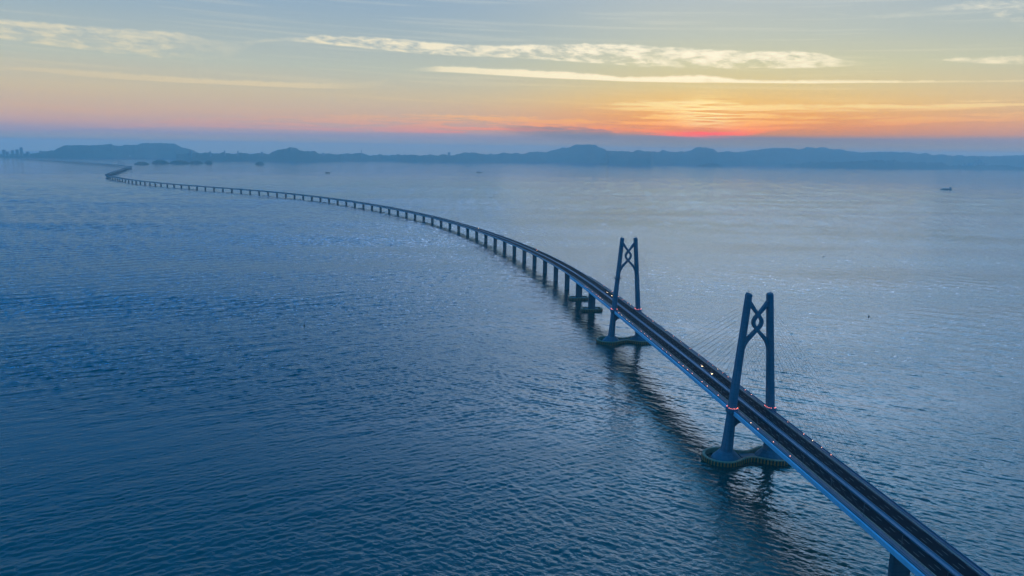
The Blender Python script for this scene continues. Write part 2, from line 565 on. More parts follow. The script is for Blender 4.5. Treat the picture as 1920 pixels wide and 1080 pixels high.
# ------------------------------------------------------------------ sea
# one sheet to the horizon; its wave relief is finest where the water is near and lengthens with distance
def sea_sheet():
    fine = np.radians(np.arange(-38.0, 38.001, 0.108))
    coarse = np.radians(np.linspace(38.0, 322.0, 62)[1:-1])
    az = np.concatenate([fine, coarse])
    r_ = [40.0, 150.0, 260.0, 350.0, 410.0, 440.0]
    while r_[-1] < 44000.0:
        q = r_[-1]
        r_.append(q + float(np.interp(q, [440, 900, 1500, 3500, 5000, 8000, 14000, 44000], [1.5, 2.1, 2.8, 3.3, 8.5, 22.0, 90.0, 600.0])))
    r_ = np.array(r_)
    nr, na = len(r_), len(az)
    R, AZ = np.meshgrid(r_, az, indexing='ij')
    XX, YY = R * np.sin(AZ), R * np.cos(AZ)
    w = np.random.default_rng(11)
    patch = np.zeros_like(XX)                                  # gusts and slicks, hundreds of metres across
    for i in range(14):
        lam = w.uniform(260, 1500)
        t = w.uniform(-0.5, 0.5)
        patch += np.sin((XX * math.sin(t) * 0.4 + YY * math.cos(t)) * 6.283 / lam + XX * w.uniform(-1, 1) * 6.283 / 1400 + w.uniform(0, 6.28)) / 14 ** 0.5
    gust = np.clip(0.92 + 0.32 * patch, 0.34, 1.5)
    mix = 1 / (1 + np.exp(-(XX - 0.05 * (YY - 500) + 120 * patch + 20) / 130.0))
    H_ = np.zeros_like(XX)
    for lam, amp in ((4.6, 0.9), (5.8, 1.0), (7.6, 1.0), (10.5, 0.6), (20.0, 0.32), (46.0, 0.22)):
        if lam < 12: wt_ = amp * np.interp(R, [2200, 4600], [1.0, 0.0])
        elif lam < 30: wt_ = np.interp(R, [1500, 2400, 4200, 5200, 8000], [amp, 0.25, 0.75, 0.75, 0.0])
        else: wt_ = np.interp(R, [1500, 3500, 6200, 9000, 14000], [amp, 0.12, 0.65, 0.5, 0.0])
        rows = np.where(wt_.max(1) > 0.01)[0]
        sl = slice(rows[0], rows[-1] + 1)
        ha, hb = np.zeros_like(XX[sl]), np.zeros_like(XX[sl])
        for out, ang in ((ha, 31.0), (hb, -33.0)):
            for i in range(10):
                t = rad(ang + w.normal(0, 22.0))
                l_ = lam * w.uniform(0.80, 1.25)
                kx, ky = -math.sin(t) * 6.283 / l_, math.cos(t) * 6.283 / l_
                out += l_ * np.cos(kx * XX[sl] + ky * YY[sl] + w.uniform(0, 6.28))
        mm = mix[sl]
        H_[sl] += wt_[sl] * (ha * (1 - 0.75 * mm) + hb * (0.25 + 0.75 * mm))
    H_ *= np.interp(R, [450, 900, 1800], [0.122, 0.112, 0.096]) * gust * (1.0 + (1 - mix) * np.interp(R, [600, 1800, 4000, 8000], [0.2, 1.3, 1.3, 0.3])) / (2 * math.pi) / 10 ** 0.5
    H_ *= np.clip((np.radians(37.6) - np.abs(np.where(AZ > math.pi, AZ - 2 * math.pi, AZ))) / np.radians(1.5), 0, 1)
    H_ *= np.clip((R - 415) / 40, 0, 1)
    V = np.stack([XX.ravel(), YY.ravel(), H_.ravel()], 1)
    V = np.vstack([V, [[0, 0, 0]]])
    i, j = np.meshgrid(np.arange(nr - 1), np.arange(na), indexing='ij')
    j2 = (j + 1) % na
    quads = np.stack([i * na + j, i * na + j2, (i + 1) * na + j2, (i + 1) * na + j], -1).reshape(-1, 4)
    jj = np.arange(na)
    tris = np.stack([(jj + 1) % na, jj, np.full(na, nr * na)], -1)
    nq, nt_ = len(quads), len(tris)
    me = bpy.data.meshes.new('sea')
    me.vertices.add(len(V)); me.vertices.foreach_set('co', V.astype(np.float32).ravel())
    me.loops.add(nq * 4 + nt_ * 3)
    me.loops.foreach_set('vertex_index', np.concatenate([quads.ravel(), tris.ravel()]).astype(np.int32))
    me.polygons.add(nq + nt_)
    me.polygons.foreach_set('loop_start', np.concatenate([np.arange(nq) * 4, nq * 4 + np.arange(nt_) * 3]).astype(np.int32))
    me.update(calc_edges=True)
    me.polygons.foreach_set('use_smooth', np.ones(nq + nt_, dtype=bool))
    me.materials.append(MATS['sea_water'])
    o = bpy.data.objects.new('sea', me)
    COL.objects.link(o)
    print('sea', nr, na, nq)
    return o


sea = sea_sheet()
tag(sea, 'dark blue sea with short wind waves reaching to the horizon', 'sea', kind='structure')

# ------------------------------------------------------------------ land on the horizon
def fbm(x, seed, octs=5, base=1.0):
    r = np.random.default_rng(seed)
    out = np.zeros_like(x)
    amp = 1.0
    for o in range(octs):
        k = base * 2 ** o
        ph = r.uniform(0, 6.28, 4)
        kk = k * r.uniform(0.7, 1.4, 4)
        out += amp * sum(np.sin(x * kk[i] + ph[i]) for i in range(4)) / 4
        amp *= 0.5
    return out


def ridge(name, trace, base_y, ymid, depth, label, seed, cat='hills', rough=1.0, step=1.5):
    """a hill range: skyline read at pixels, shore at its own waterline, real depth behind"""
    trace = sorted(trace)
    xs = np.arange(trace[0][0], trace[-1][0] + 0.1, step)
    ys = np.interp(xs, [t[0] for t in trace], [t[1] for t in trace])
    by = np.interp(xs, [t[0] for t in base_y], [t[1] for t in base_y])
    ys = ys + fbm(xs, seed, 6, 0.2) * 2.2 * rough
    rows = [(0.0, 0.0), (0.05, 0.10), (0.18, 0.42), (0.33, 0.74), (0.5, 1.0), (0.7, 0.7), (1.0, 0.0)]
    V, F = [], []
    n = len(xs)
    for ri, (tq, hq) in enumerate(rows):
        wob = fbm(xs * 0.7, seed + 11 + ri, 4, 0.08)
        for i in range(n):
            sh = on_level(xs[i], by[i])
            y0 = sh.y
            yr = y0 + depth * 0.5
            top = at_range(xs[i], min(ys[i], by[i] - 0.3), yr)
            h = max(top.z, 4.0)
            yy = y0 + depth * tq
            k = yy / yr
            ww = 0.0 if ri in (0, len(rows) - 1) else (wob[i] * 0.13 if ri != 4 else 0.0)
            hz = h * max(0.0, hq + ww * min(1.0, hq * 3))
            if ri == 0: hz = -0.5
            if ri == len(rows) - 1: hz = -0.5
            V.append((top.x * k, yy, hz))
    for ri in range(len(rows) - 1):
        for i in range(n - 1):
            a = ri * n + i
            F.append((a, a + 1, a + 1 + n, a + n))
    o = build(name, V, F, 'vegetation', smooth=True)
    tag(o, label, cat, kind='structure')
    return o


ridge('hills', [(-60, 290), (60, 288), (85, 284), (105, 280), (118, 274), (126, 271.5), (145, 272.3), (175, 272.3), (190, 271.3), (207, 270.3), (222, 273), (240, 272.6),
                (258, 269.8), (275, 268.8), (292, 267.4), (308, 268.8), (326, 269.2), (340, 275), (352, 279), (362, 283), (376, 286), (420, 290), (470, 292)],
      [(-60, 295), (100, 296.5), (300, 295.5), (480, 298)], 0, 3200, 'broad flat-topped hazy hill on the far left shore', 3, rough=0.7)
ridge('hills', [(330, 289), (360, 286.5), (400, 287), (450, 287.5), (505, 288), (523, 280.5), (537, 277.2), (550, 277.2), (565, 281), (580, 285), (590, 283.5), (602, 288), (640, 289.2),
                (655, 287.5), (670, 287), (684, 289), (700, 291), (760, 290), (800, 291), (838, 290)],
      [(330, 300.5), (380, 302), (440, 302), (560, 302.3), (640, 302), (645, 301.2), (740, 302), (780, 303.6), (838, 304)], 0, 2600,
      'low hazy city shore with a pointed hill left of centre', 5, rough=0.9)
ridge('hills', [(800, 297), (830, 291), (850, 290), (870, 287), (888, 285.2), (900, 287), (914, 290.8), (930, 288), (941, 286), (955, 288), (980, 287), (1005, 284.8), (1030, 284), (1046, 279), (1060, 277.2),
                (1075, 272.7), (1096, 270.6), (1115, 271.3), (1128, 277.3), (1138, 282.6), (1165, 283.2), (1182, 284.2), (1205, 281.6), (1220, 284.6), (1235, 284), (1246, 282.2), (1262, 284.4),
                (1288, 285), (1300, 277.8), (1311, 275.2), (1325, 277.4), (1341, 281.2), (1355, 285), (1376, 284.4), (1396, 289), (1420, 292), (1446, 297), (1480, 299), (1540, 305), (1600, 309)],
      [(800, 303.6), (860, 304), (905, 303.4), (1050, 303.6), (1100, 305), (1138, 306.2), (1142, 308.5), (1220, 309.5), (1226, 307.6), (1300, 308), (1400, 309.5), (1500, 310.5), (1530, 312), (1600, 313.5)],
      0, 2800, 'dark humped hill range under the setting sun', 13)
ridge('hills', [(1340, 290), (1370, 286.5), (1402, 283), (1440, 278.2), (1460, 276.8), (1500, 279.2), (1523, 275.8), (1546, 277.2), (1580, 281.2), (1612, 286), (1650, 284.4), (1690, 285.2), (1722, 287.4),
                (1760, 290), (1802, 292), (1860, 293), (1920, 290.5), (2000, 289)],
      [(1340, 307.5), (2000, 316.5)], 0, 3000, 'pale long hill range at far right behind the low shore', 17, rough=0.7)
ridge('hills', [(1455, 311), (1480, 308), (1530, 303.5), (1546, 303), (1562, 304), (1590, 303), (1620, 301.5), (1642, 300), (1670, 300.4), (1690, 303), (1722, 304.2), (1750, 304), (1764, 305), (1780, 309.5), (1806, 310.5),
                (1850, 310), (1866, 309.2), (1886, 309.8), (1902, 312.5), (1920, 313), (2000, 313)],
      [(1455, 312), (1530, 314.6), (1600, 315.4), (1700, 316), (1800, 317), (1920, 318.8), (2000, 319.5)], 0, 1300, 'low dark wooded shore along the right horizon', 21, rough=0.9)


def island(x0, x1, xt, top, basey, label, seed):
    """a small wooded rock: a rounded, uneven dome"""
    c = on_level((x0 + x1) / 2, basey)
    w = (on_level(x1, basey) - on_level(x0, basey)).length / 2
    h = at_range(xt, top, c.y).z
    r = np.random.default_rng(seed)
    V, F = [], []
    NR, NS = 7, 28
    ph = r.uniform(0, 6.28, 6)
    for i in range(NR + 1):
        q = i / NR
        for j in range(NS):
            t = 2 * math.pi * j / NS
            rr = (1 - q) * (1 + 0.10 * math.sin(3 * t + ph[0]) + 0.07 * math.sin(5 * t + ph[1] + q * 4))
            z = h * (1 - (1 - q) ** 2.6) * (1 + 0.12 * math.sin(4 * t + ph[2] + q * 6) * (1 - q)) if i else -1.0
            off = (on_level(xt, basey).x - c.x) * q
            V.append((c.x + off + w * rr * math.cos(t), c.y + w * 0.8 + w * 0.8 * rr * math.sin(t), z))
    for i in range(NR):
        for j in range(NS):
            a, b = i * NS + j, i * NS + (j + 1) % NS
            F.append((a, b, b + NS, a + NS))
    o = build('island', V, F, 'vegetation', smooth=True)
    tag(o, label, 'island', 'small islands off the shore', 'structure')


island(246, 276, 261, 303.2, 308.4, 'low round islet right beside the bend of the bridge', 1)
island(279, 312, 292, 299.6, 307.0, 'tallest dome-shaped islet in the left chain of islets', 2)
island(308, 349, 330, 300.8, 307.2, 'long islet in the middle of the left chain of islets', 3)
island(351, 377, 363, 301.2, 307.2, 'rounded islet second from right in the left chain of islets', 4)
island(381, 396, 390, 301.0, 307.2, 'narrow islet at the right end of the left chain of islets', 5)
island(477, 494, 485, 303.2, 308.6, 'lone small peaked islet below the pointed hill', 6)
island(1322, 1352, 1338, 306.5, 312.0, 'flat islet off the shore below the sunset glow', 7)
island(1124, 1137, 1131, 305.8, 308.4, 'tiny rock off the shore left of the dark headland', 8)

# ------------------------------------------------------------------ bridge alignment (metres along the bridge from the near tower)
X0, Y0, HEAD0 = 230.545, 694.871, -0.117509
KAP = np.array([-0.639126, -1.892035, -1.709469, -1.774717, -1.830114, -1.836312, -1.675970, -2.005436, -1.886983, 0.612686, 1.980977, 1.398546, 1.338950, 1.371878]) / 1e4
SG = np.linspace(0, 7250, 1451)
_kap = np.interp(SG, np.linspace(500, 7500, 14), KAP, left=0)
_kap[SG < 600] = 0
_h = HEAD0 + np.concatenate([[0], np.cumsum((_kap[1:] + _kap[:-1]) / 2 * 5.0)])
_hm = (_h[1:] + _h[:-1]) / 2
CX = X0 + np.concatenate([[0], np.cumsum(np.sin(_hm) * 5.0)])
CY = Y0 + np.concatenate([[0], np.cumsum(np.cos(_hm) * 5.0)])
# onwards: the double bend and the run to the far shore
ctrl = [(CX[-60], CY[-60]), (CX[-1], CY[-1]), (-3720, 7010), (-3905, 7370), (-4090, 7800), (-4319, 8352), (-4600, 9020), (-4840, 9600), (-4960, 9930), (-5110, 10230), (-5330, 10520), (-5760, 11030),
        (-6300, 11660), (-6900, 12280), (-7650, 13130), (-8500, 14000), (-9600, 15000), (-11200, 16300)]
px_, py_ = [], []
for i in range(1, len(ctrl) - 2):
    p0, p1, p2, p3 = (np.array(c) for c in ctrl[i - 1:i + 3])
    for t in np.linspace(0, 1, 60, endpoint=False):
        q = 0.5 * ((2 * p1) + (-p0 + p2) * t + (2 * p0 - 5 * p1 + 4 * p2 - p3) * t * t + (-p0 + 3 * p1 - 3 * p2 + p3) * t ** 3)
        px_.append(q[0]); py_.append(q[1])
fx = np.concatenate([[X0 + math.sin(HEAD0) * -700], CX, px_[1:]])
fy = np.concatenate([[Y0 + math.cos(HEAD0) * -700], CY, py_[1:]])
fs = np.concatenate([[0], np.cumsum(np.hypot(np.diff(fx), np.diff(fy)))]) - 700.0
S_END = fs[-1]
_zs = np.arange(-700, S_END + 700, 10.0)
_zz = np.interp(_zs, [-700, -264, 0, 229, 458, 694, 914, 1242, 1684, 2122, 2564, 3000, S_END],
                [40.5, 48.2, 50.4, 51.0, 50.4, 48.6, 45.2, 38.5, 31.5, 27.2, 24.8, 23.8, 23.6])
_k = np.exp(-np.linspace(-2, 2, 25) ** 2); _k /= _k.sum()
_zz = np.convolve(np.pad(_zz, 12, mode='edge'), _k, 'valid')


def P(s, lat=0.0, dz=None, z=None):
    """point on the bridge: s along, lat to the right, dz above the road"""
    x, y = np.interp(s, fs, fx), np.interp(s, fs, fy)
    tx, ty = np.interp(s + 4, fs, fx) - np.interp(s - 4, fs, fx), np.interp(s + 4, fs, fy) - np.interp(s - 4, fs, fy)
    n = math.hypot(tx, ty)
    tx, ty = tx / n, ty / n
    zz = (np.interp(s, _zs, _zz) + dz) if z is None else z
    return Vector((x + ty * lat, y - tx * lat, zz))


def T(s):
    d = P(s + 4, 0, 0) - P(s - 4, 0, 0)
    d.z = 0
    return d.normalized()


def sweep(mb, s0, s1, prof, step=15.0, closed=True):
    n = max(1, int(math.ceil((s1 - s0) / step)))
    mb.rings([[P(s, a, b) for a, b in prof] for s in np.linspace(s0, s1, n + 1)], closed=closed)


GIRDER = [(-19.2, -0.25), (19.2, -0.25), (19.8, -0.75), (19.6, -4.5), (16.5, -5.2), (-16.5, -5.2), (-19.6, -4.5), (-19.8, -0.75)]
VGIRDER = [(-16.4, -0.25), (16.4, -0.25), (16.6, -0.8), (13.4, -4.0), (11.0, -4.6), (-11.0, -4.6), (-13.4, -4.0), (-16.6, -0.8)]


def strip(mb, s0, s1, a0, a1, z0, z1, step=15.0):
    sweep(mb, s0, s1, [(a0, z0), (a0, z1), (a1, z1), (a1, z0)], step)


def guard(mb, s0, s1, lat, gap=3.0, h=1.1, step=15.0):
    """posts carrying two rails"""
    for z in (0.55, h):
        strip(mb, s0, s1, lat - 0.09, lat + 0.09, z - 0.10, z + 0.06, step)
    for s in np.arange(s0 + gap / 2, s1, gap):
        mb.box(P(s, lat, h / 2 - 0.1), (0.28, 0.28, h + 0.2))


# ---------------- the cable-stayed bridge
S_T1, S_T2 = 0.0, 458.0
BR0, BR1 = -346.0, 804.0
bridge = empty('cable_stayed_bridge', P(S_T1, 0, z=0.0))
tag(bridge, 'long cable-stayed road bridge with two tall knotted towers in the foreground', 'bridge')

mb = MB(); sweep(mb, BR0 - 120, BR1, GIRDER, 15); girder = mb.build('deck_girder', 'girder_paint', bridge)
mb = MB(); strip(mb, BR0 - 120, BR1, -19.0, 19.0, -0.22, -0.05); mb.build('deck_plate', 'deck_steel', girder)
for side in (-1, 1):
    mb = MB(); strip(mb, BR0 - 120, BR1, min(side * 2.1, side * 13.9), max(side * 2.1, side * 13.9), -0.04, 0.0)
    o = mb.build('carriageway', 'asphalt', bridge)
    mk = MB()
    for lat in (5.9, 9.6):
        for s in np.arange(BR0 - 100, BR1, 15.0):
            mk.add([P(s, side * lat - 0.11, 0.006), P(s, side * lat + 0.11, 0.006), P(s + 6, side * lat + 0.11, 0.006), P(s + 6, side * lat - 0.11, 0.006)], [(0, 1, 2, 3)])
    for lat in (2.6, 13.2):
        for s in np.arange(BR0 - 120, BR1, 30.0):
            e = min(s + 30, BR1)
            mk.add([P(s, side * lat - 0.09, 0.006), P(s, side * lat + 0.09, 0.006), P(e, side * lat + 0.09, 0.006), P(e, side * lat - 0.09, 0.006)], [(0, 1, 2, 3)])
    mo = mk.build('lane_markings', 'road_paint', o)
    mo['kind'] = 'stuff'
    mb = MB(); guard(mb, BR0 - 120, BR1, side * 14.2, 3.0); mb.build('guardrail', 'rail_tan', bridge)
    mb = MB(); strip(mb, BR0 - 120, BR1, side * 18.75 - 0.2, side * 18.75 + 0.2, -0.06, 0.95); mb.build('edge_barrier', 'barrier', bridge)
    mb = MB()
    strip(mb, BR0 - 120, BR1, side * 16.6 - 0.5, side * 16.6 + 0.5, -0.06, 0.35)
    mb.build('anchor_kerb', 'deck_steel', bridge)
mb = MB(); strip(mb, BR0 - 120, BR1, -1.95, 1.95, -0.05, 0.25); med = mb.build('median', 'barrier', bridge)
for side in (-1, 1):
    mb = MB()
    sweep(mb, BR0 - 120, BR1, [(side * 1.95 - 0.25, 0.24), (side * 1.95 - 0.12, 0.95), (side * 1.95 + 0.12, 0.95), (side * 1.95 + 0.25, 0.24)])
    mb.build('median_wall', 'barrier', med)


def leg_ring(s0, side, z, cx, w, l, ch=0.22):
    """chamfered rectangle round a leg"""
    pts8 = []
    a, b = w / 2, l / 2
    c = min(w, l) * ch
    for x, y in ((-a + c, -b), (a - c, -b), (a, -b + c), (a, b - c), (a - c, b), (-a + c, b), (-a, b - c), (-a, -b + c)):
        q = P(s0, side * cx + x, z=z)
        d = T(s0)
        pts8.append(q + d * y)
    return pts8


LEG = [(6.0, 21.9, 9.2, 13.0), (20, 20.9, 8.0, 11.5), (46.5, 19.3, 6.8, 9.6), (60, 18.4, 6.4, 9.0), (87, 16.3, 5.9, 8.2), (120, 13.6, 5.5, 7.6), (150, 11.2, 5.3, 7.2), (161.4, 10.3, 5.2, 7.0)]
lamp_red = ball_mesh('lamp_red', 0.26, 'lamp_red')
lamp_warm = ball_mesh('lamp_warm', 0.22, 'lamp_warm')
lamp_white = ball_mesh('lamp_white', 0.22, 'lamp_white')

for s0, nm in ((S_T1, 'near'), (S_T2, 'far')):
    tw = empty('bridge_tower', P(s0, 0, z=0.0), bridge)
    tw['label'] = 'nearer tower with knotted crossing between its legs' if nm == 'near' else 'farther tower with knotted crossing between its legs'
    d = T(s0)
    lat = lambda x: P(s0, x, z=0.0)
    for side in (-1, 1):
        mb = MB()
        rings = [leg_ring(s0, side, *q) for q in LEG]
        top = leg_ring(s0, side, 163.0, 10.15, 3.6, 5.2)
        for i, p in enumerate(top):                                   # cap slopes up to the outside
            p.z += 0.5 * ((p - lat(side * 10.15)).dot(lat(side * 1.0) - lat(0))) * 0.5
        rings.append(top)
        mb.rings(rings)
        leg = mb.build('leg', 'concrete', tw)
        mb = MB()
        mb.tube(P(s0, side * 10.9, z=163.2), P(s0, side * 10.9, z=167.2), 0.16, 0.06)
        mb.build('lightning_rod', 'dark_steel', tw)
        # collar where the leg meets the deck
        mb = MB()
        mb.rings([leg_ring(s0, side, 46.0, 19.3, 7.4, 10.4), leg_ring(s0, side, 48.2, 19.2, 9.4, 12.2), leg_ring(s0, side, 51.6, 19.0, 9.4, 12.2), leg_ring(s0, side, 51.9, 19.0, 8.9, 11.7)])
        mb.build('collar', 'concrete', tw)
        ring = leg_ring(s0, side, 52.5, 18.9, 8.5, 11.4)
        for i in range(8):
            a, b = ring[i], ring[(i + 1) % 8]
            for t in ((0.5,) if (a - b).length < 4 else (0.15, 0.5, 0.85)):
                if random.random() < 0.7:
                    mesh_at('tower_lamp', lamp_red, a.lerp(b, t), tw)
        # faceted pedestal
        mb = MB()
        prof = [(-2.0, 14.6), (1.6, 14.6), (2.2, 14.2), (8.8, 7.6), (9.2, 7.2)]
        c = P(s0, side * 21.6, z=0)
        rr = []
        for z, r in prof:
            rr.append([c + (P(s0, 1, z=0) - P(s0, 0, z=0)) * (r * math.cos((k + 0.5) * math.pi / 6)) + d * (r * 0.92 * math.sin((k + 0.5) * math.pi / 6)) + Vector((0, 0, z)) for k in range(12)])
        mb.rings(rr)
        mb.build('pedestal', 'concrete', tw)
    mb = MB(); mb.box(P(s0, 0, z=1.0), (15.0, 9.0, 4.4), P(s0, 1, z=0) - P(s0, 0, z=0), d); mb.build('tie_beam', 'concrete', tw)
    # crossbeam under the deck, haunched at both ends
    prof = [(-17.2, 44.9), (17.2, 44.9), (17.4, 33.0), (15.4, 35.0), (13.4, 36.8), (10.5, 38.0), (7, 38.4), (-7, 38.4), (-10.5, 38.0), (-13.4, 36.8), (-15.4, 35.0), (-17.4, 33.0)]
    mb = MB()
    mb.rings([[P(s0, a, z=b) + d * y for a, b in prof] for y in (-3.6, 3.6)])
    mb.build('crossbeam', 'concrete', tw)
    # the knot: two strands that cross, part round an eye and cross again
    for side in (-1, 1):
        pth = [(-11.4, 158.0), (-9.2, 154.6), (-6.0, 150.0), (-3.0, 146.0), (0, 142.3), (2.4, 139.6), (3.7, 137.2), (4.0, 135.2), (3.7, 133.2), (2.4, 130.9), (0, 128.2), (-3.0, 125.0), (-6.4, 121.4),
               (-9.4, 117.8), (-11.6, 113.8), (-13.4, 108.5), (-14.6, 102.0)]
        mb = MB()
        rr = []
        for i, (a, b) in enumerate(pth):
            a0, b0 = pth[max(0, i - 1)]; a1, b1 = pth[min(len(pth) - 1, i + 1)]
            tx, tz = a1 - a0, b1 - b0
            n = math.hypot(tx, tz); nx, nz = -tz / n, tx / n
            w = 1.35 if 2 < i < 12 else 1.6
            dep = 2.0 + 0.03 * side
            rr.append([P(s0, side * (a + nx * w * u_), z=b + nz * w * u_) + d * (dep * v_) for u_, v_ in ((-1, -1), (1, -1), (1, 1), (-1, 1))])
        mb.rings(rr)
        mb.build('knot_strand', 'concrete', tw)
    if nm == 'far':
        mb = MB()
        ring0 = leg_ring(s0, -1, 100.2, 15.2, 10.2, 11.5); ring1 = leg_ring(s0, -1, 101.0, 15.2, 10.2, 11.5)
        mb.rings([ring0, ring1])
        for p in leg_ring(s0, -1, 101.0, 15.2, 9.8, 11.1):
            mb.tube(p, p + Vector((0, 0, 2.6)), 0.12)
        mb.build('work_platform', 'dark_steel', tw)
    # stay cables, a fan of fourteen in each plane, and a small lamp at every deck anchorage
    for side in (-1, 1):
        for dirn in (-1, 1):
            for i in range(14):
                ds = 24.0 + 15.0 * i
                zt = 104.0 + 3.75 * i
                t = (zt - 6) / 155.4
                cxl = float(np.interp(zt, [q[0] for q in LEG], [q[1] for q in LEG]))
                b = P(s0 + dirn * ds, side * 16.6, 0.35)
                a = P(s0 + dirn * 2.0, side * (cxl - 0.2), z=zt)
                mb = MB(); mb.tube(b, a, 0.07, k=5)
                mb.build('stay_cable', 'cable', bridge)
                mid = (s0 == S_T1 and dirn == 1) or s0 == S_T2
                on = random.random() < (0.66 if mid else (0.42 if i < 7 else 0.08))
                if s0 == S_T2 and dirn == 1 and i > 10: on = on and random.random() < 0.6
                if on:
                    mesh_at('anchor_lamp', lamp_white if random.random() < 0.18 else lamp_warm, P(s0 + dirn * ds, side * 17.5, 0.9), bridge)

# main-bridge piers
def pier(parent, s, w, l, label=None, name='pier', flare=1.12, top=-4.6, mat='pier_concrete'):
    d = T(s)
    zt = float(np.interp(s, _zs, _zz)) + top
    mb = MB()
    r = lambda z, w_, l_: [P(s, x, z=z) + d * y for x, y in ((-w_ / 2 + .6, -l_ / 2), (w_ / 2 - .6, -l_ / 2), (w_ / 2, -l_ / 2 + .6), (w_ / 2, l_ / 2 - .6), (w_ / 2 - .6, l_ / 2), (-w_ / 2 + .6, l_ / 2), (-w_ / 2, l_ / 2 - .6), (-w_ / 2, -l_ / 2 + .6))]
    mb.rings([r(-3.0, w, l), r(zt - 7, w, l), r(zt - 2.5, w * flare, l * 1.05), r(zt - 0.03, w * flare, l * 1.05)])
    o = mb.build(name, mat, parent)
    return o


for s, w in ((-236.0, 13.0), (694.0, 12.6), (804.0, 12.4)):
    o = pier(bridge, s, w, 5.2, flare=1.0)
    mb = MB()
    for a in (-1, 1):
        mb.box(P(s, a * 4.0, z=float(np.interp(s, _zs, _zz)) - 4.7), (1.4, 1.4, 0.5))
    mb.build('bearing', 'dark_steel', o)
    if s > 0:
        mb = MB(); mb.rings([[P(s, x, z=z) + T(s) * y for x, y in ((-11, -7), (11, -7), (13, -4), (13, 4), (11, 7), (-11, 7), (-13, 4), (-13, -4))] for z in (-2, 3.4)]); mb.build('pile_cap', 'concrete', o)

# ---------------- ring fenders round the towers and the two side piers
def smooth_loop(ptsl, n=2):
    q = np.array(ptsl)
    for _ in range(n):
        q = (np.roll(q, 1, 0) + 2 * q + np.roll(q, -1, 0)) / 4
    return q


def fender(s, kind, label):
    root = empty('ring_fender', P(s, 0, z=0.0))
    tag(root, label, 'fender', 'ring fenders round the bridge foundations')
    loop = []
    if kind == 'peanut':
        R, C, Wst = 19.6, 25.0, 8.2
        xs = np.linspace(-C - R, C + R, 260)
        half = np.where(np.abs(xs) > C, np.sqrt(np.maximum(0, R ** 2 - (np.abs(xs) - C) ** 2)), Wst + (R - Wst) * (0.5 - 0.5 * np.cos(np.clip(np.abs(xs) / C, 0, 1) * math.pi)) ** 0.9)
        loop = [(x, -h) for x, h in zip(xs, half)] + [(x, h) for x, h in zip(xs[::-1], half[::-1])][1:-1]
    else:
        a, b, r = 19.5, 11.5, 6.0
        for cx, cy, t0 in ((a - r, -b + r, -90), (a - r, b - r, 0), (-a + r, b - r, 90), (-a + r, -b + r, 180)):
            for t in np.linspace(t0, t0 + 90, 14):
                loop.append((cx + r * math.cos(rad(t)), cy + r * math.sin(rad(t))))
    L = np.array(loop)
    seg = np.hypot(*(np.roll(L, -1, 0) - L).T)
    cum = np.concatenate([[0], np.cumsum(seg)])
    tot = cum[-1]
    n = int(round(tot / 1.55)); n += n % 2
    tq = np.arange(n) * tot / n
    LL = np.vstack([L, L[:1]])
    Q = np.stack([np.interp(tq, cum, LL[:, 0]), np.interp(tq, cum, LL[:, 1])], 1)
    Q = smooth_loop(Q, 3)
    nrm = np.roll(Q, -1, 0) - np.roll(Q, 1, 0)
    nrm = np.stack([nrm[:, 1], -nrm[:, 0]], 1)
    nrm /= np.linalg.norm(nrm, axis=1)[:, None]
    d = T(s)
    W = lambda x, y, z: P(s, x, z=z) + d * y
    mb = MB()
    rr = []
    for (x, y), (nx, ny) in zip(Q, nrm):
        rr.append([W(x + nx * o, y + ny * o, z) for o, z in ((0, -1.5), (0, 4.6), (-0.3, 4.9), (-2.3, 4.9), (-2.6, 4.6), (-2.6, -1.5))])
    rr.append(rr[0])
    mb.rings(rr, cap=False)
    mb.build('wall', 'fender_wall', root)
    mb = MB()
    for off in (-0.15, -2.45):
        for i in range(0, n, 3):
            (x, y), (nx, ny) = Q[i], nrm[i]
            mb.tube(W(x + nx * off, y + ny * off, 4.8), W(x + nx * off, y + ny * off, 5.9), 0.06, k=4)
        for i in range(n):
            j = (i + 1) % n
            mb.tube(W(*(Q[i] + nrm[i] * off), 5.9), W(*(Q[j] + nrm[j] * off), 5.9), 0.05, k=4)
    mb.build('handrail', 'dark_steel', root)
    # vertical striped panels, one shared mesh per colour
    me = {}
    for key in ('fender_yellow', 'fender_black'):
        b = MB(); b.box((0, 0, 0), (1.25, 0.5, 4.6)); 
        m_ = bpy.data.meshes.new('fender_panel'); m_.from_pydata(b.v, [], b.f); m_.materials.append(MATS[key]); me[key] = m_
    for i in range(n):
        (x, y), (nx, ny) = Q[i], nrm[i]
        p = W(x + nx * 0.28, y + ny * 0.28, 1.75)
        t = W(x + ny, y - nx, 0) - W(x, y, 0)
        mesh_at('fender_panel', me['fender_yellow' if i % 2 == 0 else 'fender_black'], p, root, math.atan2(t.y, t.x))
    return root


fender(S_T1, 'peanut', 'peanut-shaped striped fender ring round the nearer tower foot')
fender(S_T2, 'peanut', 'peanut-shaped dark fender ring round the farther tower foot')
fr = fender(694.0, 'oblong', 'oblong fender ring with a mast, round the nearer wide pier behind the towers')
fender(804.0, 'oblong', 'oblong fender ring without mast, round the second wide pier behind the towers')
mb = MB(); mb.tube(P(690.0, 18.6, z=4.5), P(690.0, 18.6, z=14.5), 0.35, 0.25); mb.build('mast', 'dark_steel', fr)

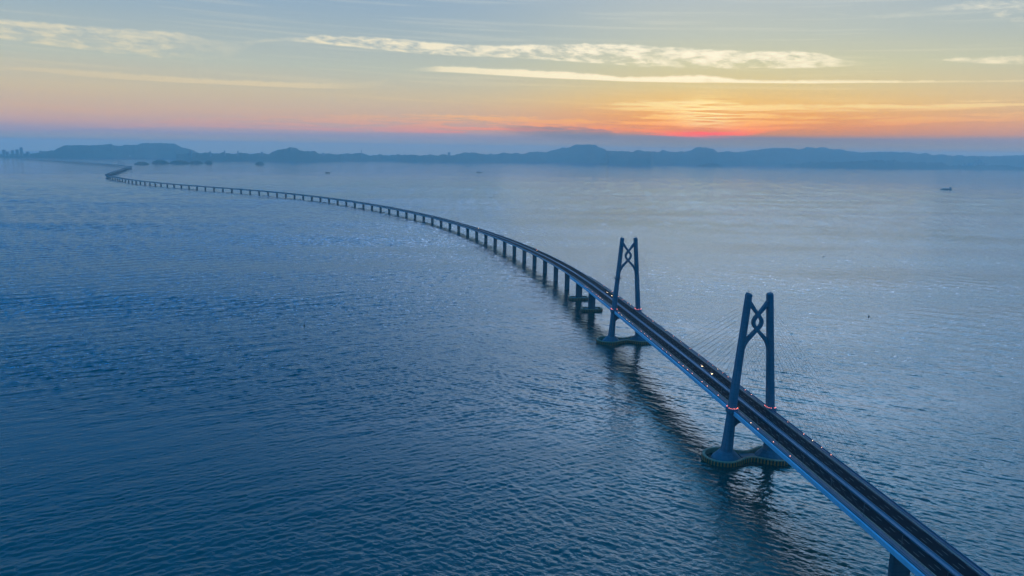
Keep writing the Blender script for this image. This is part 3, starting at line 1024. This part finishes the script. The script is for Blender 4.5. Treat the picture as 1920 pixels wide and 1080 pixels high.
# ---------------- the curved viaduct
viaduct = empty('approach_viaduct', P(BR1, 0, z=0.0))
tag(viaduct, 'long low curving viaduct on even piers sweeping from the towers to the left horizon', 'viaduct')
s = BR1
edges = [BR1]
while edges[-1] + 110 < S_END - 20:
    edges.append(edges[-1] + 110.0)
FAR_BRIDGE = None
for i in range(len(edges) - 1):
    a, b = edges[i], edges[i + 1]
    st = 22.0 if a < 4500 else 55.0
    mb = MB(); sweep(mb, a + 0.15, b - 0.15, VGIRDER, st); gs = mb.build('girder_span', 'girder_paint', viaduct)
    for side in (-1, 1):
        mb = MB(); strip(mb, a + 0.15, b - 0.15, min(side * 1.9, side * 15.0), max(side * 1.9, side * 15.0), -0.24, 0.0, st); mb.build('carriageway', 'asphalt', gs)
        mb = MB(); strip(mb, a + 0.15, b - 0.15, side * 15.7 - 0.5, side * 15.7 + 0.5, -0.24, 1.0, st); mb.build('edge_barrier', 'barrier', gs)
    mb = MB(); strip(mb, a + 0.15, b - 0.15, -1.8, 1.8, -0.24, 0.8, st); mb.build('median', 'barrier', gs)
    pier(viaduct, b, 10.2, 4.2, flare=1.12)

# far three-masted bridge on the second bend
fb = empty('cable_stayed_bridge', P(edges[0], 0, z=0))
best = min(np.arange(9000, 13500, 20.0), key=lambda q: abs(azel(228, 309)[0] - math.degrees(math.atan2(P(q, 0, 0).x, P(q, 0, 0).y))))
best = max(q for q in np.arange(9000, 13500, 20.0) if abs(azel(229, 309)[0] - math.degrees(math.atan2(P(q, 0, 0).x, P(q, 0, 0).y))) < 0.06)
fb.location = P(best, 0, z=0)
tag(fb, 'tiny far bridge section with three slender masts on the distant bend', 'bridge')
for k in (-1, 0, 1):
    sk = best + k * 150.0
    mb = MB()
    d = T(sk)
    side = [(0, -6.0, 5.0), (20, -5.0, 5.5), (45, -1.5, 6.5), (70, 3.0, 7.0), (82, 5.5, 6.6), (88, 6.2, 6.3)]
    mb.rings([[P(sk, x * (1 - z / 160), z=24 + z) + d * y for x, y in ((-1.8, y0), (1.8, y0), (1.8, y1), (-1.8, y1))] for z, y0, y1 in side])
    mb.build('mast', 'concrete', fb)
    for q in (-1, 1):
        for i in range(4):
            mb = MB(); mb.tube(P(sk + q * (20 + 14 * i), 0, 0.8), P(sk, 0, z=60 + 12 * i), 0.14, k=4); mb.build('stay_cable', 'cable', fb)

# ------------------------------------------------------------------ lamp posts along the near deck
post = empty('street_lamp', (0, 0, 0))
mb = MB(); mb.tube((0, 0, 0), (0, 0, 9.2), 0.14, 0.09); p_ = mb.build('pole', 'dark_steel', post)
mb = MB(); mb.tube((0, 0, 9.1), (1.5, 0, 9.7), 0.08, 0.06); mb.build('arm', 'dark_steel', post)
mb = MB(); mb.box((1.75, 0, 9.72), (0.9, 0.34, 0.16)); mb.build('lamp_head', 'deck_steel', post)
mb = MB(); mb.box((0, 0, 0.15), (0.5, 0.5, 0.3)); mb.build('base', 'dark_steel', post)
first = True
for side in (-1, 1):
    for k, s in enumerate(np.arange(-340.0, 805.0, 42.0)):
        if min(abs(s - S_T1), abs(s - S_T2)) < 10: continue
        d = T(s)
        ang = math.atan2(d.y, d.x) + (-math.pi / 2 if side < 0 else math.pi / 2)
        ORD = ['first', 'second', 'third', 'fourth', 'fifth', 'sixth', 'seventh', 'eighth', 'ninth', 'tenth', 'eleventh', 'twelfth']
        if s < 0: n_, where = int(-s // 42.0), 'before the nearer tower, counted from it'
        elif s < S_T2: n_, where = int(s // 42.0), 'beyond the nearer tower, counted from it'
        else: n_, where = int((s - S_T2) // 42.0), 'beyond the farther tower, counted from it'
        lab = '%s lamp post on the %s deck edge %s' % (ORD[n_], 'left' if side < 0 else 'right', where)
        if first:
            o = post; first = False
            o.location = P(s, side * 14.9, -0.05); o.rotation_euler = (0, 0, ang)
        else:
            o = copy_tree(post, P(s, side * 14.9, -0.05), ang)
        tag(o, lab, 'lamp post', 'lamp posts along the deck edges')

# ------------------------------------------------------------------ vehicles on the deck
def vehicle(name, s, lat, fwd, L, W, Hh, kind, label, cat, paint='car_paint'):
    """fwd = 1 drives away from the near end, -1 towards the viewer"""
    base = P(s, lat, 0.012)
    root = empty(name, base)
    d = T(s) * fwd
    r = Vector((d.y, -d.x, 0))
    up = Vector((0, 0, 1))
    W3 = lambda x, y, z: base + d * x + r * y + up * z
    mb = MB()
    if kind == 'car':
        prof = [(-L / 2, 0.35), (L / 2, 0.35), (L / 2, 0.75), (L * 0.22, 0.95), (-L / 2, 1.0)]
        cab = [(L * 0.22, 0.95), (L * 0.02, Hh), (-L * 0.30, Hh), (-L * 0.47, 1.0)]
    else:
        prof = [(-L / 2, 0.5), (L / 2, 0.5), (L / 2, 1.1), (L / 2 - 0.2, 1.25), (-L / 2, 1.25)]
        cab = [(L / 2 - 0.15, 1.25), (L / 2 - 0.6, Hh), (L / 2 - 2.1, Hh), (L / 2 - 2.2, 1.25)]
    mb.rings([[W3(x, y, z) for x, z in prof] for y in (-W / 2, W / 2)])
    mb.build('body', paint, root)
    mb = MB(); mb.rings([[W3(x, y, z) for x, z in cab] for y in (-W / 2 + 0.12, W / 2 - 0.12)]); mb.build('cabin', 'window_glass' if kind == 'car' else paint, root)
    rw = 0.34 if kind == 'car' else 0.5
    for x in (-L * 0.3, L * 0.32):
        for y in (-W / 2 + 0.1, W / 2 - 0.1):
            mb = MB(); mb.tube(W3(x, y - 0.11, rw), W3(x, y + 0.11, rw), rw, k=10); mb.build('wheel', 'rubber', root)
    for y in (-W * 0.35, W * 0.35):
        mb = MB(); mb.box(W3(L / 2 + 0.06, y, 0.72), (0.14, 0.42, 0.34), d, r); mb.build('headlight', 'headlamp', root)
    if kind == 'crane':
        mb = MB(); mb.box(W3(-1.2, 0, 2.0), (3.0, 2.0, 1.5), d, r); mb.build('turntable', paint, root)
        mb = MB()
        a, b = W3(-2.0, 0, 2.8), W3(1.0, 1.5, 5.6)
        mb.tube(a, b, 0.45, 0.40, 6); mb.tube(b, W3(-3.4, 9.4, 6.3), 0.38, 0.28, 6); mb.build('boom', paint, root)
        mb = MB(); mb.box(W3(-3.5, 10.2, 5.7), (1.2, 1.6, 1.1), d, r); mb.build('basket', 'hull_grey', root)
    if kind == 'truck':
        mb = MB(); mb.box(W3(-1.1, 0, 2.1), (L - 2.6, W, 1.8), d, r); mb.build('cargo_box', 'hull_grey', root)
    tag(root, label, cat)
    return root


def s_of(px, py, lat, s0, s1):
    """place along the bridge that shows nearest to a pixel"""
    best, bs_ = 1e9, s0
    for q in np.arange(s0, s1, 2.0):
        p = P(q, lat, 0.6)
        d = p - Vector((0, 0, CAMH))
        u, v_ = d.dot(_r) / d.dot(_f) * FPX + 960, -d.dot(_u) / d.dot(_f) * FPX + 540
        e = abs(v_ - py)
        if e < best: best, bs_ = e, q
    return bs_


vehicle('car', s_of(1317, 686, 4.2, 40, 300), 4.2, -1, 4.6, 1.9, 1.5, 'car', 'dark car with lit headlights, farther of two between the towers', 'car')
vehicle('car', s_of(1337, 700, 4.2, 20, 300), 4.2, -1, 4.6, 1.9, 1.5, 'car', 'dark car with lit headlights, nearer of two between the towers', 'car')
vehicle('car', s_of(1136, 548, 7.6, 480, 800), 7.6, -1, 4.6, 1.9, 1.5, 'car', 'dark car with lit headlights, farther of two just beyond the farther tower', 'car')
vehicle('car', s_of(1144, 554, 7.6, 470, 800), 7.6, -1, 4.6, 1.9, 1.5, 'car', 'dark car with lit headlights, nearer of two just beyond the farther tower', 'car')
vehicle('crane_truck', s_of(1003, 469, 11.5, 1000, 1500), 11.5, -1, 9.0, 2.5, 3.0, 'crane', 'red truck with its red boom raised sideways on the curving viaduct', 'crane truck', 'red_paint')
vehicle('truck', s_of(893, 428, 11.5, 1500, 2300), 11.5, -1, 8.5, 2.5, 3.0, 'truck', 'small red truck farther along the curving viaduct', 'truck', 'red_paint')


def gantry(px, py, s0, s1, span, h, label):
    s = s_of(px, py, 14.0, s0, s1)
    b = P(s, 14.9, 0.0)
    root = empty('gantry', b)
    d = T(s)
    for k in (-0.5, 0.5):
        mb = MB(); q = b + d * (span * k); mb.box(q + Vector((0, 0, h / 2)), (0.7, 0.7, h), d, (d.y, -d.x, 0)); mb.build('leg', 'deck_steel', root)
    mb = MB(); mb.box(b + Vector((0, 0, h + 0.5)), (span + 2.4, 1.2, 1.0), d, (d.y, -d.x, 0)); mb.build('beam', 'deck_steel', root)
    tag(root, label, 'gantry', 'work gantries on the viaduct edge')


gantry(948, 443, 1300, 2000, 14.0, 3.4, 'low grey work gantry on the viaduct edge nearest the red boom truck')
gantry(739, 389, 2500, 3400, 20.0, 3.4, 'long grey work gantry on the far part of the viaduct')
gantry(697, 381, 2800, 3800, 9.0, 7.0, 'tall narrow grey work gantry, farthest on the viaduct')

# ------------------------------------------------------------------ boats
def boat(name, px, py, length, ang, label, cat, house=0.8, hull='hull_dark', hh=None, cargo=0, group='boats on the water'):
    c = on_level(px, py)
    root = empty(name, c)
    ca, sa = math.cos(rad(ang)), math.sin(rad(ang))
    W3 = lambda x, y, z: c + Vector((x * ca - y * sa, x * sa + y * ca, z))
    ex, ey = Vector((ca, sa, 0)), Vector((-sa, ca, 0))
    B = max(length * 0.17, 1.6)
    D = hh if hh else length * 0.055 + 0.5
    mb = MB()
    st = [(-0.5, 0.75, 1.05), (-0.35, 0.98, 1.0), (0.0, 1.0, 0.95), (0.3, 0.95, 1.0), (0.42, 0.6, 1.15), (0.5, 0.06, 1.35)]
    rr = []
    for x, w, h in st:
        rr.append([W3(x * length, y * B / 2 * w, z) for y, z in ((-0.7, -0.6), (-1, D * h), (1, D * h), (0.7, -0.6))])
    mb.rings(rr)
    mb.build('hull', hull, root)
    hx = -length * 0.36 if house > 0 else length * 0.30
    hs = abs(house)
    mb = MB(); mb.box(W3(hx, 0, D * 0.95 + D * hs), (length * 0.14, B * 0.7, D * hs * 2), ex, ey)
    mb.box(W3(hx + length * 0.01, 0, D * 0.95 + D * hs * 2.4), (length * 0.09, B * 0.6, D * hs * 0.8), ex, ey); mb.build('deckhouse', 'hull_grey', root)
    mb = MB(); mb.tube(W3(hx, 0, D + D * hs * 2), W3(hx, 0, D + D * hs * 2 + max(2.0, length * 0.05)), max(0.12, length * 0.003)); mb.build('mast', 'dark_steel', root)
    if cargo:
        for k in range(cargo):
            mb = MB(); x = -length * 0.18 + k * length * 0.5 / cargo
            mb.box(W3(x + length * 0.06, 0, D * 1.5), (length * 0.42 / cargo, B * 0.75, D * 1.1), ex, ey); mb.build('hatch_cover', hull, root)
    tag(root, label, cat, group)
    return root


boat('cargo_ship', 1774, 355.5, 104, 180, 'long low cargo ship with stern deckhouse at far right', 'ship', house=0.9, hull='hull_grey', cargo=4)
boat('barge', 614.5, 324.5, 54, 4, 'short blocky barge alone left of centre near the far shore', 'barge', house=0.5, hull='hull_dark', hh=11.0)
boat('cargo_ship', 899, 323.2, 88, 0, 'dark low ship with raised ends near the centre horizon', 'ship', house=0.8, cargo=1)
boat('cargo_ship', 883, 310.8, 92, 0, 'pale ship close to the far shore, right of its neighbour', 'ship', house=0.5, hull='hull_grey', cargo=2)
boat('cargo_ship', 876, 311.6, 70, 180, 'pale small ship close to the far shore, left of its neighbour', 'ship', house=0.5, hull='hull_grey', cargo=1)
boat('motor_boat', 1545, 481.5, 8, 12, 'small dark boat on the open water at right', 'boat', house=1.0)
boat('motor_boat', 130, 321, 26, 20, 'tiny dark boat left of the bridge bend', 'boat', house=0.8)
boat('motor_boat', 247, 323, 24, 10, 'tiny dark boat just inside the bridge bend', 'boat', house=0.8)
boat('motor_boat', 294, 319, 26, 30, 'tiny pale boat below the left chain of islets', 'boat', house=0.8, hull='hull_grey')
boat('motor_boat', 497, 314.5, 40, 0, 'faint pale boat right of the lone peaked islet', 'boat', house=0.6, hull='hull_grey')
boat('motor_boat', 930, 374, 9, 40, 'speck-like boat in mid water above the viaduct curve', 'boat', house=0.8)


def buoy(px, py, h, label):
    c = on_level(px, py)
    root = empty('buoy', c)
    mb = MB(); k = 12
    mb.rings([[c + Vector((r * math.cos(t * 2 * math.pi / k), r * math.sin(t * 2 * math.pi / k), z)) for t in range(k)] for z, r in ((-0.6, 1.0), (0, 1.5), (0.8, 1.5), (1.1, 1.1))]); mb.build('float', 'fender_black', root)
    mb = MB()
    for t in range(4):
        a = t * math.pi / 2 + 0.4
        mb.tube(c + Vector((1.0 * math.cos(a), 1.0 * math.sin(a), 1.0)), c + Vector((0.25 * math.cos(a), 0.25 * math.sin(a), h - 1.0)), 0.14)
    mb.box(c + Vector((0, 0, h * 0.55)), (1.1, 1.1, h * 0.35)); mb.build('lattice', 'hull_dark', root)
    mb = MB(); mb.tube(c + Vector((0, 0, h - 1.1)), c + Vector((0, 0, h)), 0.45, 0.3, 8); mb.build('lantern', 'hull_dark', root)
    tag(root, label, 'buoy', 'channel buoys')


buoy(570.5, 610.5, 5.6, 'dark upright channel buoy alone on the water left of the bridge')
buoy(1629, 594.0, 4.4, 'small dark channel buoy on the water right of the bridge')

# ------------------------------------------------------------------ far buildings and shore lights
def tower_block(px, top, basey, wpx, label, group, seed, deep=0.7):
    base = on_level(px, basey)
    yy = base.y + 350
    c = at_range(px, top, yy)
    w = wpx * yy / FPX
    h = c.z
    root = empty('tower_block', (c.x, yy, 0))
    mb = MB(); mb.box((c.x, yy, h / 2), (w, w * deep, h)); mb.build('wall', 'far_wall', root)
    mb = MB(); mb.box((c.x, yy, h + 2.5), (w * 0.5, w * deep * 0.5, 5.0)); mb.build('roof', 'far_wall', root)
    nb = max(3, int(h / 12))
    mb = MB(); mb.box((c.x, yy - w * deep / 2 - 0.2, h * 0.5), (w * 0.12, 0.3, h * 0.9)); mb.build('window', 'window_glass', root)
    for q in (-0.28, 0.28):
        mb = MB(); mb.box((c.x + w * q, yy - w * deep / 2 - 0.2, h * 0.5), (w * 0.14, 0.3, h * 0.88)); mb.build('window', 'window_glass', root)
    tag(root, label, 'building', group)


GL = 'tower blocks on the far left shore'
for i, (px, top, w, lab) in enumerate([(7, 281.0, 5, 'hazy tower block at the extreme left edge of the shore'), (14, 284.5, 4, 'short hazy block second from the left edge of the shore'),
                                       (23, 281.8, 4, 'hazy tower block third from the left edge of the shore'), (32, 280.6, 4.5, 'hazy tower block just left of the tallest left tower'),
                                       (39.5, 276.4, 4.5, 'tallest hazy tower block on the far left shore'), (52, 284.5, 5, 'low hazy block just right of the tallest left tower'),
                                       (76, 282.6, 4, 'hazy block where the left hill begins')]):
    tower_block(px, top, 295.5, w, lab, GL, i)
GC = 'tower blocks on the low city shore'
for i, (px, top, w, lab) in enumerate([(357, 281.5, 3, 'slim hazy block at the right foot of the broad left hill'), (394, 284, 3, 'hazy block on the low shore right of the broad hill'),
                                       (421, 282.5, 2.4, 'slim hazy block on the low city shore, left of a thinner one'), (446, 283, 2.2, 'thinnest hazy block on the low city shore'),
                                       (491, 285, 4, 'squat hazy block left of the pointed hill'), (512, 284.5, 3, 'hazy block at the left foot of the pointed hill'),
                                       (606, 286.5, 3, 'squat hazy block right of the pointed hill'), (678, 281, 1.2, 'mast-thin hazy tower on the low shore right of the pointed hill'),
                                       (842, 285.5, 5, 'hazy block on the shore left of the dark central hills')]):
    tower_block(px, top, 301.5, w, lab, GC, 20 + i)
GR = 'tower blocks on the right shore'
for i, (px, top, w, lab) in enumerate([(1808, 304.6, 5, 'leftmost low block of the right shore cluster'), (1816, 305.2, 5, 'low block second from left in the right shore cluster'), (1824, 305.2, 4, 'low block left of the twin towers at right'),
                                       (1831.5, 299.6, 5, 'left one of the twin tall towers at right'), (1839, 299.4, 4.5, 'right one of the twin tall towers at right'),
                                       (1847, 304.8, 7, 'wide low block right of the twin towers')]):
    tower_block(px, top, 316.8, w, lab, GR, 40 + i)


def shore_light(px, py, rr, label):
    b = on_level(px, 295.5 if px < 120 else 296.5)
    y = b.y - 60
    c = at_range(px, py, y)
    root = empty('floodlight', (c.x, y, 0))
    mb = MB(); mb.tube((c.x, y, -1), (c.x, y, c.z), rr * 0.12, rr * 0.08); mb.build('pole', 'hull_grey', root)
    mesh_at('lamp_head', ball_mesh('lamp_head', rr, 'floodlight'), (c.x, y, c.z + rr * 0.8), root)
    tag(root, label, 'floodlight', 'lit floodlights on the left shore')


for px, py, r_, lab in ((83, 294.6, 7, 'brightest white floodlight on the left shore'), (75.5, 295, 5.5, 'pinkish-white floodlight just left of the brightest shore light'), (65, 295, 4, 'faint floodlight leftmost of the shore lights'),
                        (97, 295.6, 3.5, 'faint floodlight right of the brightest shore light'), (243.5, 292.2, 4.5, 'lone white light at the foot of the broad left hill'),
                        (290, 291.8, 4, 'lone pale light right under the top of the broad left hill')):
    shore_light(px, py, r_, lab)

# ------------------------------------------------------------------ haze
ZT = HAZE_TOP
hm = bpy.data.materials.new('haze')
hm.use_nodes = True
ht = NT(hm.node_tree)
ht.n.clear()
pv = ht.new('ShaderNodeVolumePrincipled')
pv.inputs['Color'].default_value = (1.0, 0.97, 0.92, 1)
pv.inputs['Density'].default_value = HAZE_D
pv.inputs['Anisotropy'].default_value = 0.2
ho = ht.new('ShaderNodeOutputMaterial')
ht.l.new(pv.outputs[0], ho.inputs['Volume'])
MATS['haze'] = hm
b = MB(); b.box((0, 0, (ZT - 4) / 2), (92000, 92000, ZT + 4))
hz = b.build('haze', 'haze')
tag(hz, 'pale blue haze lying over the sea and the far hills', 'haze', kind='stuff')
